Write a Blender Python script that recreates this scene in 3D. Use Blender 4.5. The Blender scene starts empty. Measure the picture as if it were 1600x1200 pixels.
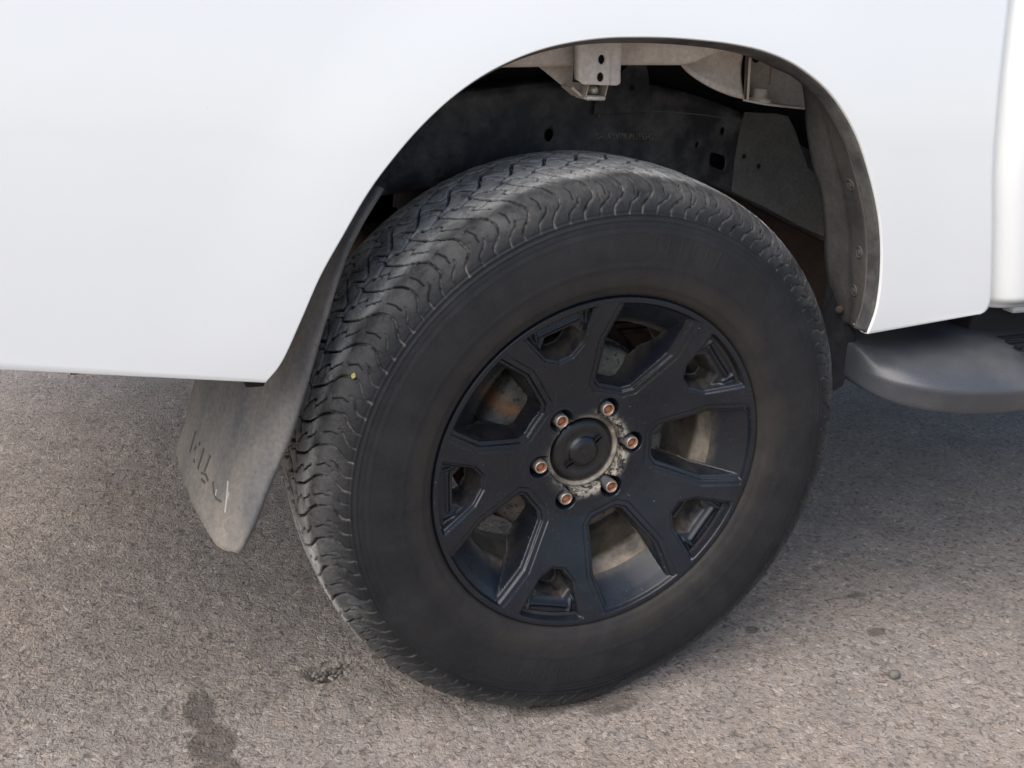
import bpy, math, random
import numpy as np
from mathutils import Matrix, Vector

random.seed(7); rng = np.random.default_rng(7)
scene = bpy.context.scene
COL = scene.collection
R = math.radians

# ------------------------------------------------------------------ camera
cam_d = bpy.data.cameras.new('camera'); cam_o = bpy.data.objects.new('camera', cam_d); COL.objects.link(cam_o)
cam_d.sensor_fit = 'HORIZONTAL'; cam_d.sensor_width = 36.0; cam_d.lens = 34.984
cam_d.clip_start = .02; cam_d.clip_end = 2000
c_r = (0.92261961, -0.38057296, 0.06274773); c_u = (0.08250445, 0.35363681, 0.9317371); c_f = (0.37678385, 0.85446195, -0.35767122)
cam_o.matrix_world = Matrix(((c_r[0], c_u[0], -c_f[0], -0.61493), (c_r[1], c_u[1], -c_f[1], -1.06155), (c_r[2], c_u[2], -c_f[2], 0.97116), (0, 0, 0, 1)))
scene.camera = cam_o

# ------------------------------------------------------------------ sky, sun, exposure
SUN_EL, SUN_AZ = 51.0, 251.0          # degrees; azimuth clockwise from +Y
world = bpy.data.worlds.new('World'); scene.world = world; world.use_nodes = True
wn = world.node_tree; wn.nodes.clear()
sky = wn.nodes.new('ShaderNodeTexSky'); sky.sky_type = 'NISHITA'; sky.sun_disc = False
sky.sun_elevation = R(SUN_EL); sky.sun_rotation = R(SUN_AZ)
sky.air_density = 1.0; sky.dust_density = 2.8; sky.ozone_density = 1.0
bg = wn.nodes.new('ShaderNodeBackground'); bg.inputs['Strength'].default_value = 0.095
wo = wn.nodes.new('ShaderNodeOutputWorld')
wn.links.new(sky.outputs[0], bg.inputs['Color']); wn.links.new(bg.outputs[0], wo.inputs['Surface'])
sun_d = bpy.data.lights.new('sun', 'SUN'); sun_d.energy = 1.5; sun_d.angle = R(70); sun_d.color = (1.0, .95, .88)
sun_o = bpy.data.objects.new('sun', sun_d); COL.objects.link(sun_o)
sd = Vector((math.sin(R(SUN_AZ))*math.cos(R(SUN_EL)), math.cos(R(SUN_AZ))*math.cos(R(SUN_EL)), math.sin(R(SUN_EL))))
sun_o.rotation_euler = sd.to_track_quat('Z', 'Y').to_euler(); sun_o.location = sd*8
vs = scene.view_settings; vs.view_transform = 'Standard'; vs.look = 'None'; vs.gamma = 1.0; vs.use_curve_mapping = False
vs.exposure = 1.26
scene.cycles.max_bounces = 8; scene.cycles.diffuse_bounces = 4

# ------------------------------------------------------------------ material helpers
class NT:
    def __init__(s, name):
        s.m = bpy.data.materials.new(name); s.m.use_nodes = True; s.t = s.m.node_tree
        s.b = s.t.nodes['Principled BSDF']; s.co = s.t.nodes.new('ShaderNodeTexCoord').outputs['Object']
    def node(s, k, **kw):
        n = s.t.nodes.new(k)
        for a, v in kw.items(): setattr(n, a, v)
        return n
    def link(s, a, b): s.t.links.new(a, b)
    def val(s, sock, v):
        if hasattr(v, 'is_output'): s.link(v, sock)
        else: sock.default_value = v
    def noise(s, scale, detail=4, rough=.55, vec=None, dist=0.):
        n = s.node('ShaderNodeTexNoise'); n.inputs['Scale'].default_value = scale; n.inputs['Detail'].default_value = detail
        n.inputs['Roughness'].default_value = rough; n.inputs['Distortion'].default_value = dist
        s.link(vec or s.co, n.inputs['Vector']); return n.outputs['Fac']
    def vor(s, scale, feature='F1', out='Distance', vec=None, rand=1.):
        n = s.node('ShaderNodeTexVoronoi', feature=feature); n.inputs['Scale'].default_value = scale; n.inputs['Randomness'].default_value = rand
        s.link(vec or s.co, n.inputs['Vector']); return n.outputs[out]
    def ramp(s, f, *stops):
        n = s.node('ShaderNodeValToRGB'); e = n.color_ramp.elements
        while len(e) < len(stops): e.new(.5)
        for el, (pos, c) in zip(e, stops):
            el.position = pos; el.color = (c, c, c, 1) if isinstance(c, (int, float)) else tuple(c)+(1,)
        s.val(n.inputs[0], f); return n.outputs[0]
    def mix(s, f, a, b, blend='MIX'):
        n = s.node('ShaderNodeMix', data_type='RGBA', blend_type=blend)
        s.val(n.inputs[0], f)
        for k, v in ((6, a), (7, b)):
            if isinstance(v, tuple): n.inputs[k].default_value = v+(1,) if len(v) == 3 else v
            else: s.link(v, n.inputs[k])
        return n.outputs[2]
    def math(s, op, a, b=0., c=None, clamp=False):
        n = s.node('ShaderNodeMath', operation=op, use_clamp=clamp); s.val(n.inputs[0], a); s.val(n.inputs[1], b)
        if c is not None: s.val(n.inputs[2], c)
        return n.outputs[0]
    def attr(s, name): return s.node('ShaderNodeAttribute', attribute_name=name).outputs['Fac']
    def scaled(s, v):
        n = s.node('ShaderNodeMapping'); n.inputs['Scale'].default_value = v; s.link(s.co, n.inputs[0]); return n.outputs[0]
    def bump(s, h, strength=.3, dist=.002, normal=None):
        n = s.node('ShaderNodeBump'); n.inputs['Strength'].default_value = strength; n.inputs['Distance'].default_value = dist
        s.link(h, n.inputs['Height'])
        if normal is not None: s.link(normal, n.inputs['Normal'])
        return n.outputs[0]
    def out(s, col, rough=.6, metal=0., normal=None, spec=None, coat=None):
        if isinstance(col, tuple): s.b.inputs['Base Color'].default_value = col+(1,)
        else: s.link(col, s.b.inputs['Base Color'])
        s.val(s.b.inputs['Roughness'], rough); s.val(s.b.inputs['Metallic'], metal)
        if normal is not None: s.link(normal, s.b.inputs['Normal'])
        if spec is not None: s.b.inputs['Specular IOR Level'].default_value = spec
        if coat is not None: s.b.inputs['Coat Weight'].default_value = coat; s.b.inputs['Coat Roughness'].default_value = .04
        return s.m

def grimy(name, base, dirt, amount=(.45, .7), scale=14, rough=.6, bump=.15, metal=0., fine=160, streak=None):
    """base coat under patchy dirt, with fine speckle"""
    n = NT(name)
    vec = n.scaled(streak) if streak else None
    f = n.ramp(n.noise(scale, 6, .62, vec), (amount[0], 0.), (amount[1], 1.))
    c = n.mix(f, base, dirt)
    sp = n.ramp(n.noise(fine, 3, .7), (.35, .72), (.68, 1.25))
    c = n.mix(.6, c, sp, 'MULTIPLY')
    r = n.math('MULTIPLY_ADD', f, .22, rough)
    return n.out(c, r, metal, n.bump(n.noise(fine*.6, 4, .65), bump, .0015))

# asphalt -----------------------------------------------------------------
n = NT('asphalt')
warp = n.node('ShaderNodeTexNoise'); warp.inputs['Scale'].default_value = 120; n.link(n.co, warp.inputs['Vector'])
vm = n.node('ShaderNodeVectorMath', operation='MULTIPLY_ADD'); n.link(warp.outputs['Color'], vm.inputs[0]); vm.inputs[1].default_value = (.012, .012, .012); n.link(n.co, vm.inputs[2])
wv = vm.outputs[0]
chip_c = n.node('ShaderNodeSeparateColor'); n.link(n.vor(145, 'F1', 'Color', wv), chip_c.inputs[0])
chip2_c = n.node('ShaderNodeSeparateColor'); n.link(n.vor(80, 'F1', 'Color', wv), chip2_c.inputs[0])
edge = n.vor(145, 'DISTANCE_TO_EDGE', 'Distance', wv); edge2 = n.vor(80, 'DISTANCE_TO_EDGE', 'Distance', wv)
big = n.ramp(n.noise(1.7, 4, .55), (.36, 0.), (.62, 1.)); mid = n.noise(9, 5, .6)
base = n.mix(big, (.314, .280, .253), (.308, .294, .283))
base = n.mix(n.ramp(n.noise(.9, 2, .5), (.4, 0.), (.65, 1.)), base, (.306, .272, .243))
base = n.mix(.75, base, n.ramp(mid, (.3, .82), (.7, 1.18)), 'MULTIPLY')
base = n.mix(.85, base, n.ramp(chip_c.outputs[0], (0., .78), (.12, .92), (.7, 1.0), (.90, 1.10), (1., 1.45)), 'MULTIPLY')
tint = n.mix(chip_c.outputs[1], (.93, .97, 1.02), (1.08, 1.0, .91))
base = n.mix(.5, base, tint, 'MULTIPLY')
base = n.mix(.5, base, n.ramp(chip2_c.outputs[2], (0., .88), (.6, 1.02), (1., 1.10)), 'MULTIPLY')
pit = n.ramp(n.noise(122, 3, .6, wv, .5), (.375, 0.), (.455, 1.))
base = n.mix(n.math('MULTIPLY', n.math('SUBTRACT', 1., pit),   .66), base, (.09, .077, .068))
gap = n.ramp(edge, (0., 0.), (.06, 1.))
base = n.mix(n.math('MULTIPLY', n.math('SUBTRACT', 1., gap), .15), base, (.16, .14, .12))
shade_dist = n.node('ShaderNodeVectorMath', operation='DISTANCE'); n.link(n.co, shade_dist.inputs[0]); shade_dist.inputs[1].default_value = (.95, .85, 0)
shade_warmth = n.ramp(n.math('MULTIPLY_ADD', n.noise(3.2, 4, .6), .5, shade_dist.outputs['Value']), (1.05, 1.), (2.1, 0.))
base = n.mix(n.math('MULTIPLY', shade_warmth, .40), base, n.mix(1., base, (1.06, .94, .83), 'MULTIPLY'))  # brown tone of the truck's shade, put into the asphalt colour
# damp drips and oil spots with their own outlines
sx = n.node('ShaderNodeSeparateXYZ'); n.link(n.co, sx.inputs[0])
def spot(cx, cy, rx, ry, soft=.25, wob=1.25):
    dx = n.math('DIVIDE', n.math('SUBTRACT', sx.outputs[0], cx), rx); dy = n.math('DIVIDE', n.math('SUBTRACT', sx.outputs[1], cy), ry)
    d = n.math('SQRT', n.math('ADD', n.math('MULTIPLY', dx, dx), n.math('MULTIPLY', dy, dy)))
    d = n.math('MULTIPLY_ADD', n.math('SUBTRACT', n.noise(30, 5, .7), .5), wob, d)
    return n.ramp(d, (1.-soft, 1.), (1.+soft, 0.))
wet = spot(-.531, .162, .024, .045, .18)
for a in ((-.522, .085, .036, .045, .15), (-.518, .03, .034, .05, .2), (.578, .016, .022, .014, .3), (.371, .09, .016, .012, .4), (.62, .12, .03, .012, .5), (.05, -.012, .075, .022, .5), (-.02, .02, .10, .03, .4)):
    wet = n.math('MAXIMUM', wet, spot(*a))
base = n.mix(n.math('MULTIPLY', wet, .62), base, (.062, .050, .040))
dn = spot(-.338, .193, .030, .022, .5)
base = n.mix(n.math('MULTIPLY', dn, .45), base, (.085, .07, .055))
h = n.math('ADD', n.math('MULTIPLY', n.ramp(edge, (0., 0.), (.35, 1.)), .5), n.math('MULTIPLY', n.ramp(edge2, (0., 0.), (.25, 1.)), .35))
h = n.math('ADD', h, n.math('MULTIPLY', n.math('ADD', chip_c.outputs[2], pit), .45))
nb = n.bump(h, .75, .0026); nb = n.bump(n.noise(420, 3, .7), .4, .0008, nb)
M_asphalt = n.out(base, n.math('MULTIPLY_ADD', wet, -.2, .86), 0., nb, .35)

# car paint ---------------------------------------------------------------
n = NT('white_paint')
c = n.mix(n.ramp(n.noise(260, 2, .5), (.80, 0.), (.83, .7)), (.80, .812, .797), (.45, .42, .38))
c = n.mix(n.ramp(n.noise(3, 4, .6), (.35, 0.), (.8, .22)), c, (.74, .73, .71))
M_paint = n.out(c, .24, 0., n.bump(n.noise(7, 2, .5), .03, .002), .5, 1.0)

n = NT('dirty_lip')
M_lip = grimy('dusty_arch_lip', (.045, .045, .047), (.125, .118, .108), (.4, .65), 16, .62)
M_liner = grimy('liner_plastic', (.048, .048, .049), (.118, .107, .095), (.36, .72), 13, .62, .2, streak=(1, 1, .45))
M_rubber = grimy('flap_rubber', (.100, .101, .103), (.235, .208, .178), (.40, .62), 6, .7, .12, streak=(1.2, 1.2, .35))
M_rubber_dark = grimy('dark_rubber', (.012, .0125, .016), (.04, .037, .035), (.5, .8), 20, .6)
M_rubber_dark.node_tree.nodes['Principled BSDF'].inputs['Specular IOR Level'].default_value = .2
M_frame = grimy('frame_paint', (.026, .026, .031), (.165, .155, .145), (.44, .76), 17, .5, .18)
M_rail_lit = grimy('rail_lit_grey', (.120, .118, .108), (.20, .19, .17), (.35, .7), 14, .7, .15)  # lighter grey that paints light onto the front stretch of the rail
M_beige = grimy('underbody_primer', (.56, .49, .42), (.36, .295, .235), (.42, .72), 10, .6, .12)
M_under = grimy('underbody_black', (.016, .015, .014), (.05, .042, .035), (.45, .8), 8, .8)
M_rust = grimy('rusty_axle', (.10, .055, .038), (.05, .04, .034), (.4, .6), 30, .8)
M_tank = grimy('dusty_tank', (.045, .030, .024), (.085, .06, .048), (.4, .7), 9, .85)
M_step = grimy('step_plastic', (.056, .060, .069), (.098, .097, .095), (.45, .8), 9, .36, .06, fine=500)
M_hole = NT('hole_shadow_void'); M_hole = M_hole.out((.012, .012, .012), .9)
M_steel = grimy('nut_steel', (.52, .45, .38), (.26, .16, .10), (.5, .75), 90, .38, .1, .85)
M_sleeve = grimy('nut_sleeve', (.16, .16, .165), (.25, .22, .18), (.5, .7), 90, .42, .1, .4)
M_nutrust = grimy('nut_rust', (.40, .18, .09), (.22, .10, .055), (.4, .65), 160, .85, .2)
M_chrome = grimy('zinc_clip', (.62, .58, .50), (.4, .34, .27), (.5, .7), 60, .4, .1, .5)

# tyre
n = NT('tyre_rubber')
dust = n.attr('dust'); pale = n.attr('pale')
d1 = n.math('MULTIPLY', dust, n.ramp(n.noise(42, 6, .66), (.28, .30), (.56, 1.1)), clamp=True)
c = n.mix(d1, (.0072, .0084, .0112), (.46, .447, .42))
c = n.mix(n.ramp(n.noise(7, 4, .6), (.42, 0.), (.8, .22)), c, (.050, .044, .038))
c = n.mix(n.ramp(n.noise(19, 6, .7), (.50, 0.), (.74, .42)), c, (.034, .036, .041))
c = n.mix(n.math('MULTIPLY', n.attr('brown'), n.ramp(n.noise(11, 4, .6), (.30, .25), (.65, 1.))), c, (.060, .048, .039))
c = n.mix(n.math('MULTIPLY', pale, n.ramp(n.noise(90, 3, .6), (.40, 0.), (.64, .75))), c, (.23, .205, .175))
c = n.mix(n.ramp(n.noise(230, 2, .6), (.76, 0.), (.80, .45)), c, (.20, .19, .17))
nb = n.bump(n.noise(330, 4, .7), .22, .0012); nb = n.bump(n.noise(75, 4, .6), .3, .003, nb)
M_tyre = n.out(c, n.math('MULTIPLY_ADD', d1, .30, .62), 0., nb, .26)

# alloy
n = NT('black_alloy')
worn = n.attr('worn'); dirt = n.attr('dirt')
c = n.mix(n.ramp(n.noise(16, 5, .6), (.4, 0.), (.75, .6)), (.0075, .0102, .0155), (.018, .020, .024))
c = n.mix(n.math('MULTIPLY', dirt, n.ramp(n.noise(30, 6, .7), (.38, 0.), (.62, .8))), c, (.115, .095, .072))
wf = n.math('MULTIPLY', worn, n.ramp(n.noise(130, 5, .7, n.scaled((1, 1, 1))), (.45, 0.), (.54, 1.)))
c = n.mix(wf, c, n.mix(n.noise(60, 3), (.34, .28, .20), (.36, .35, .32)))
c = n.mix(n.ramp(n.noise(300, 2, .6), (.72, 0.), (.75, .6)), c, (.30, .29, .27))
r = n.math('ADD', n.math('MULTIPLY', n.math('ADD', dirt, worn), .25), n.ramp(n.noise(24, 5, .6), (.3, .22), (.7, .38)))
M_alloy = n.out(c, r, 0., n.bump(n.noise(500, 3, .6), .05, .0006), .42, 0.)
n = NT('alloy_barrel')
c = n.mix(n.ramp(n.noise(18, 6, .65), (.35, 0.), (.65, 1.)), (.07, .062, .054), (.36, .30, .23))
M_barrel = n.out(c, .6, 0., n.bump(n.noise(120, 4), .2, .001))
n = NT('drum_iron')
c = n.mix(n.ramp(n.noise(26, 6, .7), (.35, 0.), (.6, 1.)), (.045, .044, .042), (.15, .14, .12))
c = n.mix(n.ramp(n.noise(120, 4, .7), (.56, 0.), (.62, 1.)), c, (.012, .012, .012))
c = n.mix(n.math('MULTIPLY', n.attr('rust'), n.ramp(n.noise(50, 4, .6), (.3, .3), (.55, 1.))), c, (.30, .145, .065))
M_drum = n.out(c, .75, .1, n.bump(n.noise(150, 4), .3, .001))
M_cap = NT('cap_plastic'); cc = M_cap.mix(M_cap.ramp(M_cap.noise(40, 5), (.5, 0.), (.75, .5)), (.0075, .008, .0095), (.03, .028, .026))
M_cap = M_cap.out(cc, .3, 0., M_cap.bump(M_cap.noise(300, 3), .05, .0005), .55)
n = NT('mark_ink'); M_mark = n.out((.085, .076, .068), .75)
n = NT('scratch'); M_scratch = n.out((.42, .40, .37), .8)
n = NT('stamp'); M_stamp = n.out(n.mix(n.ramp(n.noise(110, 3), (.3, 0.), (.6, 1.)), (.07, .062, .055), (.32, .28, .22)), .8)

# ------------------------------------------------------------------ mesh helpers
def tag(o, label=None, cat=None, group=None, kind=None):
    for k, v in (('label', label), ('category', cat), ('group', group), ('kind', kind)):
        if v: o[k] = v
    return o
def link(name, me, mats, parent=None, smooth=True):
    o = bpy.data.objects.new(name, me); COL.objects.link(o)
    for m in (mats if isinstance(mats, (list, tuple)) else [mats]): me.materials.append(m)
    if parent is not None: o.parent = parent
    if smooth: me.polygons.foreach_set('use_smooth', np.ones(len(me.polygons), bool))
    return o
def mesh(name, V, F):
    me = bpy.data.meshes.new(name); me.from_pydata([tuple(map(float, v)) for v in V], [], [tuple(f) for f in F]); me.update(); return me
def quadmesh(name, V, Q):
    V = np.ascontiguousarray(V, np.float32).reshape(-1, 3); Q = np.ascontiguousarray(Q, np.int32)
    me = bpy.data.meshes.new(name); me.vertices.add(len(V)); me.vertices.foreach_set('co', V.ravel())
    me.loops.add(Q.size); me.loops.foreach_set('vertex_index', Q.ravel()); me.polygons.add(len(Q))
    me.polygons.foreach_set('loop_start', np.arange(0, Q.size, 4, dtype=np.int32))
    me.update(calc_edges=True); me.validate(); return me
def gridq(m, k, wrap0=False, wrap1=False, mask=None, flip=False):
    i = np.arange(m if wrap0 else m-1); j = np.arange(k if wrap1 else k-1)
    I, J = np.meshgrid(i, j, indexing='ij'); I2 = (I+1) % m; J2 = (J+1) % k
    Q = np.stack([I*k+J, I2*k+J, I2*k+J2, I*k+J2], -1)
    if flip: Q = Q[..., ::-1]
    return Q[mask] if mask is not None else Q.reshape(-1, 4)
def setattr_f(me, name, v):
    a = me.attributes.new(name, 'FLOAT', 'POINT'); a.data.foreach_set('value', np.ascontiguousarray(v, np.float32).ravel())
def sheet(name, V, mat, parent=None, thick=0., wrap0=False, wrap1=False, flip=False, offset=0., mask=None):
    m, k = V.shape[:2]
    o = link(name, quadmesh(name, V, gridq(m, k, wrap0, wrap1, mask, flip)), mat, parent)
    if thick:
        s = o.modifiers.new('solid', 'SOLIDIFY'); s.thickness = thick; s.offset = offset
    return o
def lathe(name, prof, mat, parent=None, n=96, centre=(0, 0, 0)):
    """prof: (y, r) pairs revolved about the Y axis"""
    P = np.array(prof, float); t = np.linspace(0, 2*np.pi, n, endpoint=False)
    V = np.stack([P[None, :, 1]*np.cos(t)[:, None]+centre[0], np.broadcast_to(P[None, :, 0], (n, len(P)))+centre[1], P[None, :, 1]*np.sin(t)[:, None]+centre[2]], -1)
    return sheet(name, V, mat, parent, wrap0=True)
def edge_split(o, ang=40):
    e = o.modifiers.new('edges', 'EDGE_SPLIT'); e.split_angle = R(ang); return o
def bevel(o, w=.002, seg=2):
    b = o.modifiers.new('bevel', 'BEVEL'); b.width = w; b.segments = seg; b.limit_method = 'ANGLE'; b.angle_limit = R(35); return o
def box(name, lo, hi, mat, parent=None, bev=.003):
    x0, y0, z0 = lo; x1, y1, z1 = hi
    V = [(x0, y0, z0), (x1, y0, z0), (x1, y1, z0), (x0, y1, z0), (x0, y0, z1), (x1, y0, z1), (x1, y1, z1), (x0, y1, z1)]
    F = [(3, 2, 1, 0), (4, 5, 6, 7), (0, 1, 5, 4), (1, 2, 6, 5), (2, 3, 7, 6), (3, 0, 4, 7)]
    o = link(name, mesh(name, V, F), mat, parent, False)
    if bev: bevel(o, bev)
    return o
def prism(name, poly, ext, mat, parent=None, bev=.0015):
    """poly: list of 3D points (planar), ext: extrusion vector"""
    k = len(poly); P = [Vector(p) for p in poly]; E = Vector(ext)
    V = P+[p+E for p in P]
    F = [tuple(range(k)), tuple(range(2*k-1, k-1, -1))]+[(i, i+k, (i+1) % k+k, (i+1) % k) for i in range(k)]
    me = mesh(name, V, F); o = link(name, me, mat, parent, False)
    import bmesh
    b = bmesh.new(); b.from_mesh(me); bmesh.ops.recalc_face_normals(b, faces=b.faces); b.to_mesh(me); b.free()
    if bev: bevel(o, bev)
    return o
def crom(P, n=10):
    P = np.array(P, float); P = np.concatenate([[2*P[0]-P[1]], P, [2*P[-1]-P[-2]]]); o = []
    for i in range(1, len(P)-2):
        a, b, c, d = P[i-1:i+3]
        for t in np.arange(n)/n: o.append(.5*(2*b+(c-a)*t+(2*a-5*b+4*c-d)*t*t+(3*b-a-3*c+d)*t**3))
    o.append(P[-2]); return np.array(o)
def resample(P, n):
    P = np.array(P, float); L = np.concatenate([[0], np.cumsum(np.linalg.norm(np.diff(P, axis=0), axis=1))])
    s = np.linspace(0, L[-1], n); return np.stack([np.interp(s, L, P[:, k]) for k in range(P.shape[1])], -1)
def ss(x, a, b):
    t = np.clip((x-a)/(b-a), 0, 1); return t*t*(3-2*t)
def vnoise(x, y, seed=0, oct=4):
    """cheap tileless value noise"""
    def h(i, j, s): 
        v = np.sin(i*127.1+j*311.7+s*74.7)*43758.5453; return v-np.floor(v)
    tot = np.zeros(np.broadcast(x, y).shape); amp = 1.; nrm = 0
    for o in range(oct):
        i, j = np.floor(x), np.floor(y); fx, fy = x-i, y-j; fx = fx*fx*(3-2*fx); fy = fy*fy*(3-2*fy); s = seed+o
        tot += amp*((h(i, j, s)*(1-fx)+h(i+1, j, s)*fx)*(1-fy)+(h(i, j+1, s)*(1-fx)+h(i+1, j+1, s)*fx)*fy); nrm += amp
        amp *= .5; x = x*2.03+5.1; y = y*2.03+1.7
    return tot/nrm
def seg_dist(px, py, poly, closed=False):
    P = list(poly)+([poly[0]] if closed else []); d = np.full(px.shape, 9.)
    for (ax, ay), (bx, by) in zip(P[:-1], P[1:]):
        ux, uy = bx-ax, by-ay; L = ux*ux+uy*uy+1e-12
        t = np.clip(((px-ax)*ux+(py-ay)*uy)/L, 0, 1); d = np.minimum(d, np.hypot(px-ax-t*ux, py-ay-t*uy))
    return d
def poly_sdf(px, py, poly, rad=0.):
    """positive inside, corners rounded by rad"""
    d = seg_dist(px, py, poly, True); ins = np.zeros(px.shape, bool); k = len(poly)
    for i in range(k):
        (ax, ay), (bx, by) = poly[i], poly[(i+1) % k]
        c = (ay > py) != (by > py); ins ^= c & (px < (bx-ax)*(py-ay)/(by-ay+1e-12)+ax)
    return np.where(ins, d, -d)

# ------------------------------------------------------------------ ground
def axis(lo, hi, step, far):
    a = np.arange(lo, hi+step/2, step); g = [step*1.5]
    while sum(g) < far: g.append(g[-1]*1.35)
    g = np.cumsum(g); return np.concatenate([lo-g[::-1], a, hi+g])
gx = axis(-1.1, 1.6, .006, 600); gy = axis(-.5, 1.3, .006, 600)
X, Yg = np.meshgrid(gx, gy, indexing='ij')
near = np.exp(-((np.maximum(0, np.abs(X-.2)-1.1))**2+(np.maximum(0, np.abs(Yg-.3)-.8))**2)/.05)
Z = near*((vnoise(X*3, Yg*3, 3)-.5)*.010+(vnoise(X*60, Yg*60, 9, 3)-.5)*.0045)-.0025*near
dd = np.hypot((X+.338)/.034, (Yg-.193)/.026)+(vnoise(X*40, Yg*40, 5)-.5)*.9
Z -= .013*(1-ss(dd, .3, 1.15))
Z = np.minimum(Z, .002)
V = np.stack([X, Yg, Z], -1)
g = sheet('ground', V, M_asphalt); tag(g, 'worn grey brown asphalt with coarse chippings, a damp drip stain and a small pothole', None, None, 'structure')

# loose grit
def pebble_mesh(nm, s, sq):
    V, F = [], []; rr = 6; 
    for i in range(1, 4):
        for k in range(rr):
            a = 2*math.pi*(k+.5*i)/rr; p = math.pi*i/4; q = s*random.uniform(.8, 1.15)
            V.append((q*math.sin(p)*math.cos(a), q*.8*math.sin(p)*math.sin(a), q*sq*math.cos(p)))
    V += [(0, 0, s*sq), (0, 0, -s*sq)]
    for i in range(2):
        for k in range(rr):
            a, b = i*rr+k, i*rr+(k+1) % rr; F += [(a, a+rr, b), (b, a+rr, b+rr)]
    for k in range(rr): F += [(18, k, (k+1) % rr), (19, 12+(k+1) % rr, 12+k)]
    return V, F
VV, FF = [], []
for _ in range(1100):
    x, y = random.uniform(-1., 1.4), random.uniform(-.45, 1.2); s = random.choice((.0012, .0016, .002, .0026)); v, f = pebble_mesh('g', s, .6)
    a = random.random()*6.28; o = len(VV); ca, sa = math.cos(a), math.sin(a)
    VV += [(x+p[0]*ca-p[1]*sa, y+p[0]*sa+p[1]*ca, p[2]+s*.3-.001) for p in v]; FF += [tuple(i+o for i in t) for t in f]
for _ in range(70):
    q_ = random.gauss(0, 1), random.gauss(0, 1); x, y = -.334+.020*q_[0], .190+.014*q_[1]; s = random.uniform(.0018, .0045); v, f = pebble_mesh('g', s, .7)
    o = len(VV); zz = -.006*math.exp(-(q_[0]**2+q_[1]**2)/2); VV += [(x+p[0], y+p[1], zz+p[2]+s*.2-.001) for p in v]; FF += [tuple(i+o for i in t) for t in f]
M_grit = grimy('grit', (.30, .27, .235), (.15, .13, .115), (.4, .6), 60, .85)
gr = link('loose_grit', mesh('loose_grit', VV, FF), M_grit, None, False); tag(gr, 'loose fine grit scattered over the asphalt', None, None, 'stuff')
v, f = pebble_mesh('p', .012, .75)
pb = link('pebble', mesh('pebble', v, f), grimy('pebble_stone', (.17, .16, .15), (.11, .10, .09), (.4, .6), 80, .8)); pb.location = (.515, -.095, .004)
pb.modifiers.new('sub', 'SUBSURF').levels = 2; pb.modifiers['sub'].render_levels = 2
tag(pb, 'small round grey pebble set in the asphalt in front of the running board', 'pebble')

# ------------------------------------------------------------------ the truck
truck = bpy.data.objects.new('pickup_truck', None); COL.objects.link(truck)
tag(truck, 'white pickup truck with black alloy rear wheel, open wheel arch and grey mud flap', 'pickup truck')

ZS = np.linspace(.4, 1.4, 201); SL = np.interp(ZS, [.4, .55, .62, .75, .85, 1.0, 1.2, 1.4], [-.25, -.12, -.02, .035, .08, .13, .12, .12])
PY = np.concatenate([[0], np.cumsum((SL[1:]+SL[:-1])/2*np.diff(ZS))]); PY += -.035-np.interp(.66, ZS, PY)
def side_y(z): return np.interp(z, ZS, PY)
ARCH = [(-0.4538, 0.5682), (-0.4364, 0.5912), (-0.4153, 0.6378), (-0.3942, 0.6856), (-0.3699, 0.7284), (-0.3456, 0.7690), (-0.3228, 0.8000), (-0.2899, 0.8374), (-0.2546, 0.8695), (-0.2188, 0.8945), (-0.1822, 0.9131), (-0.1448, 0.9267), (-0.1065, 0.9357), (-0.0671, 0.9414), (-0.0265, 0.9440), (0.0153, 0.9452), (0.0584, 0.9444), (0.1029, 0.9418), (0.1492, 0.9352), (0.1980, 0.9200), (0.2511, 0.8897), (0.2985, 0.8420), (0.3343, 0.7844), (0.3621, 0.7250), (0.3792, 0.6627), (0.3859, 0.6073), (0.3818, 0.5683)]
NA = 260
A = resample(crom(ARCH, 12), NA)
SEAM = crom([(.5304, 1.03), (.5310, .97), (.5337, .9105), (.5396, .8523), (.5485, .7922), (.5621, .7387), (.5804, .6737), (.5985, .608)], 8)
TOP, REAR = 1.27, -1.2
corner = [(.5985, .608), (.5990, .596), (.5960, .589), (.5870, .5860)]
outer = [(REAR, .677), (REAR, TOP), (.53, TOP)]+[tuple(p) for p in SEAM]+corner
segs = [(0, 1, .27), (1, 2, .38)]
B1 = resample(outer[0:2], 45); B2 = resample(outer[1:3], 115)[1:]; B3 = resample(outer[2:], NA-45-114+1)[1:]
B = np.concatenate([B1, B2, B3]); B = B[:NA]
u = np.concatenate([np.linspace(0, 1, 70)**1.7])
G = A[:, None, :]*(1-u)[None, :, None]+B[:, None, :]*u[None, :, None]
dist = np.linalg.norm(G-A[:, None, :], axis=-1)
up = np.clip(np.sin(np.linspace(0, np.pi, NA)), 0, 1)[:, None]**.5
PYv = side_y(G[..., 1])-.004*up*(1-ss(dist, .0, .13))+.004*up
# the flare swells the panel only a little away from the lip
S = np.stack([G[..., 0], PYv, G[..., 1]], -1)
def fold(S, edge_in, steps):
    """roll an edge row inwards (towards the middle of the truck): returns extra rows"""
    rows = []
    for dn, dy in steps: rows.append(edge_in[0]+edge_in[1]*dn+np.array([0, dy, 0]))
    return rows
# arch edge roll
tan = np.gradient(A, axis=0); tan /= np.linalg.norm(tan, axis=1)[:, None]; nin = np.stack([tan[:, 1], -tan[:, 0]], -1)     # towards the wheel
n3 = np.stack([nin[:, 0], 0*nin[:, 0], nin[:, 1]], -1)
rows = [S[:, 0]+n3*a+np.array([0, b, 0]) for a, b in ((.0010, .006), (.0015, .0045), (.0016, .0028), (.0010, .0012))]
Sx = np.concatenate([np.stack(rows, 1), S], 1)
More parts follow.
